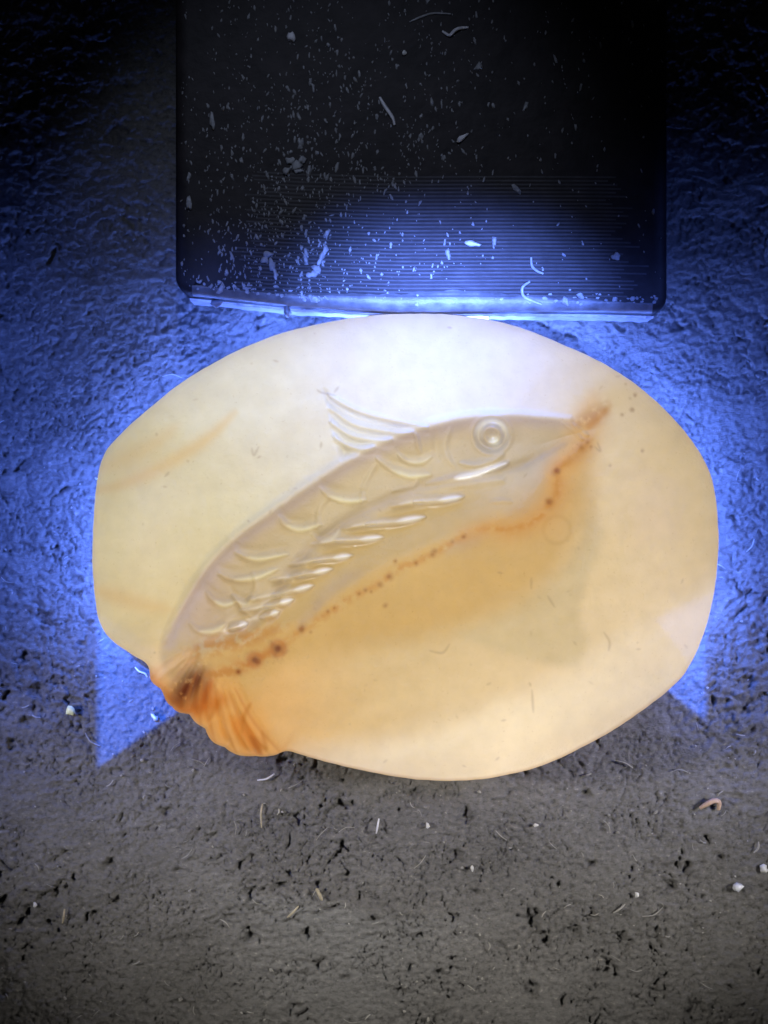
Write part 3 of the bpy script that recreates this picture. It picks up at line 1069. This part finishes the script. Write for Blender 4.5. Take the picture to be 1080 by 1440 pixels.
def crumb_bm(bm, loc, sx, sy, sz, rot, seed):
    """an irregular crumb added to bm"""
    r = random.Random(seed)
    m = Matrix.Translation(loc) @ Matrix.Rotation(rot, 4, 'Z')
    res = bmesh.ops.create_icosphere(bm, subdivisions=2, radius=1.0)
    k = [r.uniform(0, 6.28) for _ in range(4)]
    for v in res['verts']:
        p = v.co
        n = 1 + 0.34 * math.sin(3.1 * p.x + k[0]) + 0.18 * math.sin(4.3 * p.y + k[1]) + 0.2 * math.sin(5 * p.z + k[2]) + r.uniform(-.1, .1)
        n *= 0.8 + 0.35 * max(abs(math.sin(2.2 * p.x + k[3])), abs(math.cos(2.7 * p.y + k[1])))
        v.co = m @ Vector((p.x * sx * n, p.y * sy * n, p.z * sz * n * .8))


def chip_bm(bm, loc, sx, sy, sz, rot, r):
    """a low flake of twelve or so faces"""
    n = 6
    m = Matrix.Translation(loc) @ Matrix.Rotation(rot, 4, 'Z')
    lo, hi = [], []
    for i in range(n):
        a = 2 * math.pi * i / n + r.uniform(-.3, .3)
        q = r.uniform(.65, 1.2)
        lo.append(bm.verts.new(m @ Vector((sx * q * math.cos(a), sy * q * math.sin(a), 0))))
        hi.append(bm.verts.new(m @ Vector((sx * .6 * q * math.cos(a), sy * .6 * q * math.sin(a), sz * r.uniform(.6, 1.1)))))
    for i in range(n):
        bm.faces.new((lo[i], lo[(i + 1) % n], hi[(i + 1) % n], hi[i]))
    bm.faces.new(hi)


def tube_bm(bm, pts, rad, sides=5):
    """thin tapering thread through 3-D points"""
    P = curve([tuple(p) for p in pts], 6) if len(pts) > 2 else np.linspace(pts[0], pts[-1], 6)
    n = len(P)
    prev = None
    for i in range(n):
        t = P[min(i + 1, n - 1)] - P[max(i - 1, 0)]
        t = Vector(t).normalized()
        a = t.cross(Vector((0, 0, 1)))
        if a.length < 1e-4:
            a = Vector((1, 0, 0))
        a.normalize()
        b = t.cross(a)
        s = i / (n - 1)
        rr = rad * (0.45 + 0.55 * math.sin(math.pi * min(max(s, .06), .94)) ** .6)
        ring = [bm.verts.new(Vector(P[i]) + (a * math.cos(q) + b * math.sin(q)) * rr) for q in [2 * math.pi * k / sides for k in range(sides)]]
        if prev:
            for k in range(sides):
                bm.faces.new((prev[k], prev[(k + 1) % sides], ring[(k + 1) % sides], ring[k]))
        else:
            bm.faces.new(ring)
        prev = ring
    bm.faces.new(prev[::-1])


def done(name, bm, mat, smooth=True):
    bmesh.ops.recalc_face_normals(bm, faces=bm.faces)
    me = bpy.data.meshes.new(name)
    bm.to_mesh(me)
    bm.free()
    if smooth:
        for p in me.polygons:
            p.use_smooth = True
    return link(name, me, mat)


def origin_to(o, loc):
    """put the object's origin at its own base"""
    for v in o.data.vertices:
        v.co -= loc
    o.location = loc
    return o


def thread(name, pts, z, rad, mat, label, cat, lift=0.0):
    bm = bmesh.new()
    n = len(pts)
    P = []
    for i, (u, v) in enumerate(pts):
        p = W(u, v, z)
        p.z = z + rad * 0.8 + lift * math.sin(math.pi * i / max(1, n - 1))
        P.append(p)
    tube_bm(bm, P, rad, 6)
    o = done(name, bm, mat)
    origin_to(o, W(pts[n // 2][0], pts[n // 2][1], z))
    return tag(o, label, cat, GROUPS.get((name, z > 0.3)))


def grain(name, u, v, z, sx, sy, sz, rot, mat, label, cat):
    bm = bmesh.new()
    crumb_bm(bm, Vector((0, 0, sz * 0.75)), sx, sy, sz, rot, int(u * 31 + v))
    o = done(name, bm, mat)
    o.location = W(u, v, z)
    return tag(o, label, cat, GROUPS.get((name, z > 0.3)))


def clump(name, spots, z, mat, label, cat):
    bm = bmesh.new()
    u0, v0 = spots[0][:2]
    b = W(u0, v0, z)
    for k, (u, v, sx, sy, rot) in enumerate(spots):
        crumb_bm(bm, W(u, v, z) - b + Vector((0, 0, 0.012)), sx, sy, 0.018, rot, int(u * 7 + v))
    o = done(name, bm, mat)
    o.location = b
    return tag(o, label, cat, GROUPS.get((name, z > 0.3)))


# fine dust on the bar: nobody could count it
r_ = random.Random(3)
bm = bmesh.new()
made = 0
while made < 2100:
    u, v = r_.uniform(255, 932), r_.uniform(-10, 426)
    dens = 0.10
    dens += 0.75 * math.exp(-((u - 410) / 110) ** 2) * (0.12 + 0.88 * max(0, min(1, (v - 120) / 230)))
    dens += 0.30 * math.exp(-((u - 560) / 110) ** 2) * max(0.2, min(1, v / 250))
    dens *= 1.0 if u < 700 else 0.45
    if perlin(np.array([u / 45.0]), np.array([v / 60.0]), 60)[0] < -0.05:
        dens *= 0.5
    if 470 < u < 790 and v > 270:
        dens *= 0.4
    if v > front_v(u) - 12 or r_.random() > dens:
        continue
    s = 0.0046 * math.exp(r_.gauss(0, 0.5))
    chip_bm(bm, W(u, v, ZB) + Vector((0, 0, 0.0005)), s, s * r_.uniform(1.0, 3.0), s * 0.8, r_.gauss(0, 0.35), r_)
    made += 1
for k in range(170):   # crust of dust along the front edge
    u = r_.uniform(275, 925)
    if 470 < u < 730 and r_.random() < 0.8:
        continue
    v = front_v(u) - r_.uniform(9, 24)
    s = 0.011 * math.exp(r_.gauss(0, 0.4))
    chip_bm(bm, W(u, v, ZB) + Vector((0, 0, -0.003)), s * 1.3, s, s * 0.6, r_.uniform(-.5, .5), r_)
o = done("dust", bm, M_DUST, False)
tag(o, "fine pale dust scattered over the top of the black bar", "dust", kind='stuff')

# fibres and flecks caught on the board
bm = bmesh.new()
for k in range(170):
    u, v = r_.uniform(-20, 1100), (r_.uniform(760, 1450) if k % 4 else r_.uniform(480, 1450))
    a = r_.gauss(0, 0.9)
    L = 5.5 * math.exp(r_.gauss(0, 0.5))
    q = r_.uniform(-.35, .35) * L
    c, s = math.cos(a), math.sin(a)
    P = [W(u - L * c, v - L * s, 0), W(u - q * s, v + q * c, 0), W(u + L * c, v + L * s, 0)]
    for i, p in enumerate(P):
        p.z = -0.006 + (0.012 if i == 1 else 0.0)
    tube_bm(bm, P, 0.0034 * math.exp(r_.gauss(0, .3)), 4)
for k in range(330):
    u, v = r_.uniform(-20, 1100), r_.uniform(600, 1450)
    s = 0.006 * math.exp(r_.gauss(0, 0.45))
    chip_bm(bm, W(u, v, -0.008), s, s * r_.uniform(.7, 1.6), s, r_.uniform(0, 3), r_)
o = done("fibre_litter", bm, M_FIBRE, False)
tag(o, "short grey fibres and flecks caught all over the dark board", "fibres", kind='stuff')

# --- the bits one can pick out on the bar
thread("lint_thread", [(622, 44), (632, 50), (640, 43), (648, 40), (659, 39)], ZB, 0.012, M_LINT,
       "pale wavy lint thread near the top of the black bar", "lint", 0.01)
thread("lint_thread", [(534, 137), (540, 148), (546, 157), (552, 166), (555, 176)], ZB, 0.013, M_LINT,
       "pale tapering lint thread slanting down the middle of the black bar", "lint", 0.01)
thread("lint_thread", [(576, 31), (592, 24), (610, 19), (634, 20)], ZB, 0.008, M_DUST,
       "faint long dusty thread left of the wavy lint near the bar's top", "lint")
thread("lint_thread", [(747, 362), (748, 374), (755, 381), (764, 385)], ZB, 0.009, M_DUST,
       "hooked dusty thread on the right half of the bar above the ring mark", "lint")
thread("lint_thread", [(745, 396), (735, 404), (736, 416), (748, 423), (762, 428)], ZB, 0.010, M_DUST,
       "curved dusty ring mark by the right end of the lit ridges", "lint")
thread("lint_thread", [(436, 118), (440, 121), (441, 130)], ZB, 0.009, M_DUST,
       "small bent dusty thread on the upper left of the bar", "lint")
grain("dust_flake", 651, 193, ZB, 0.036, 0.016, 0.014, 0.65, M_LINT, "pale slanted flake right of the bar's middle", "flake")
grain("dust_flake", 666, 343, ZB, 0.046, 0.020, 0.014, -0.2, M_LINT, "broad bright flake just above the lit ridges", "flake")
grain("dust_flake", 409, 52, ZB, 0.020, 0.038, 0.016, 0.1, M_LINT, "upright pale flake near the top left of the bar", "flake")
grain("dust_flake", 298, 171, ZB, 0.018, 0.044, 0.014, 0.1, M_DUST, "lone upright flake on the bar's far left side", "flake")
grain("dust_flake", 266, 286, ZB, 0.014, 0.044, 0.012, 0.05, M_DUST, "narrow upright flake beside the bar's left edge", "flake")
grain("dust_flake", 865, 361, ZB, 0.022, 0.026, 0.014, 0.3, M_DUST, "round dusty flake on the bar's dark right part", "flake")
grain("dust_flake", 794, 424, ZB - 0.01, 0.024, 0.030, 0.02, 0.5, M_DUST, "dusty flake at the bar's front edge right of the ring mark", "flake")
grain("dust_flake", 569, 75, ZB, 0.012, 0.018, 0.014, -0.3, M_WHITE, "tiny white flake below the wavy lint thread", "flake")
clump("dust_clump", [(416, 234, .045, .022, .5), (408, 226, .022, .02, 0), (424, 226, .03, .016, 1.0), (404, 240, .04, .018, .7), (420, 240, .02, .02, 0)],
      ZB, M_DUST, "ragged grey dust clump on the left half of the bar", "dust clump")
clump("dust_clump", [(446, 378, .035, .03, .9), (438, 386, .028, .026, .2), (452, 362, .025, .04, -.4), (458, 352, .02, .03, -.3)],
      ZB, M_DUST, "bright dust clump beside the left end of the lit ridges", "dust clump")
clump("dust_clump", [(383, 372, .018, .04, .2), (378, 358, .03, .022, 0), (388, 386, .016, .03, .2), (372, 366, .02, .025, 0)],
      ZB, M_DUST, "small dust clump low on the left of the bar", "dust clump")
for (u, v, lab) in ((306, 427, "small pale blob stuck on the bar's edge moulding, the one nearer the rounded corner"),
                    (404, 437, "small pale blob stuck on the bar's edge moulding, the one nearer the stone")):
    grain("edge_blob", u, v, 0.55, 0.030, 0.034, 0.06, 0.2, M_LIP, lab, "blob")

# --- the bits one can pick out on the board
thread("wood_shaving", [(984, 1136), (993, 1130), (1003, 1125), (1010, 1128), (1010, 1138)], -0.005, 0.020, M_TAN,
       "tan curled shaving on the dark board right of the stone", "shaving", 0.03)
grain("glass_bead", 1039, 1247, -0.01, 0.034, 0.030, 0.026, 0.2, M_BEAD, "clear shiny bead on the board at the right", "bead")
grain("white_grain", 1074, 1222, -0.01, 0.030, 0.022, 0.02, 0.1, M_WHITE, "white grain on the board at the right edge of the picture", "grain")
grain("yellow_crumb", 99, 1000, -0.01, 0.034, 0.034, 0.026, 0.6, M_YELLOW, "pale yellow crumb on the blue lit board left of the stone", "crumb")
grain("white_grain", 218, 1009, -0.01, 0.020, 0.024, 0.018, 0.8, M_WHITE, "bluish white grain on the board below the stone's tail", "grain")
grain("white_grain", 602, 1161, -0.01, 0.014, 0.015, 0.014, 0.1, M_WHITE, "white grain on the board under the middle of the stone", "grain")
grain("white_grain", 754, 1160, -0.01, 0.013, 0.014, 0.014, 0.1, M_WHITE, "white grain under the stone's lower right, beside a row of pits", "grain")
grain("white_grain", 664, 1221, -0.01, 0.012, 0.018, 0.014, 0.1, M_WHITE, "white grain standing above the big pit in the board", "grain")
grain("white_grain", 896, 1258, -0.01, 0.015, 0.014, 0.014, 0.1, M_WHITE, "white grain in the lower right, left of the clear bead", "grain")
grain("white_grain", 50, 1272, -0.01, 0.014, 0.014, 0.014, 0.1, M_WHITE, "white grain near the lower left edge of the board", "grain")
thread("straw_bit", [(445, 1249), (449, 1257), (453, 1266)], -0.003, 0.013, M_STRAW, "short straw bit lying below the stone's lower left", "straw", 0.006)
thread("straw_bit", [(404, 1290), (412, 1283), (420, 1274)], -0.003, 0.008, M_STRAW, "thin slanted straw bit left of the short thick one", "straw", 0.006)
thread("straw_bit", [(88, 1298), (90, 1288), (91, 1278)], -0.003, 0.008, M_STRAW, "thin upright straw bit at the lower left of the board", "straw", 0.006)
thread("lint_thread", [(369, 1130), (367, 1145), (368, 1164)], -0.002, 0.007, M_STRAW, "upright pale thread below the stone's tail", "lint", 0.008)
thread("lint_thread", [(533, 1151), (531, 1162), (529, 1172)], -0.002, 0.007, M_LINT, "short upright thread under the stone's lower edge", "lint", 0.008)
thread("lint_thread", [(190, 938), (196, 944), (204, 947), (207, 952)], -0.002, 0.007, M_LINT, "white thread lying in the bright blue patch beside the tail", "lint", 0.008)
thread("lint_thread", [(362, 1097), (375, 1095), (386, 1088)], -0.002, 0.007, M_LINT, "thread lying along the board just below the tail's notch", "lint", 0.008)
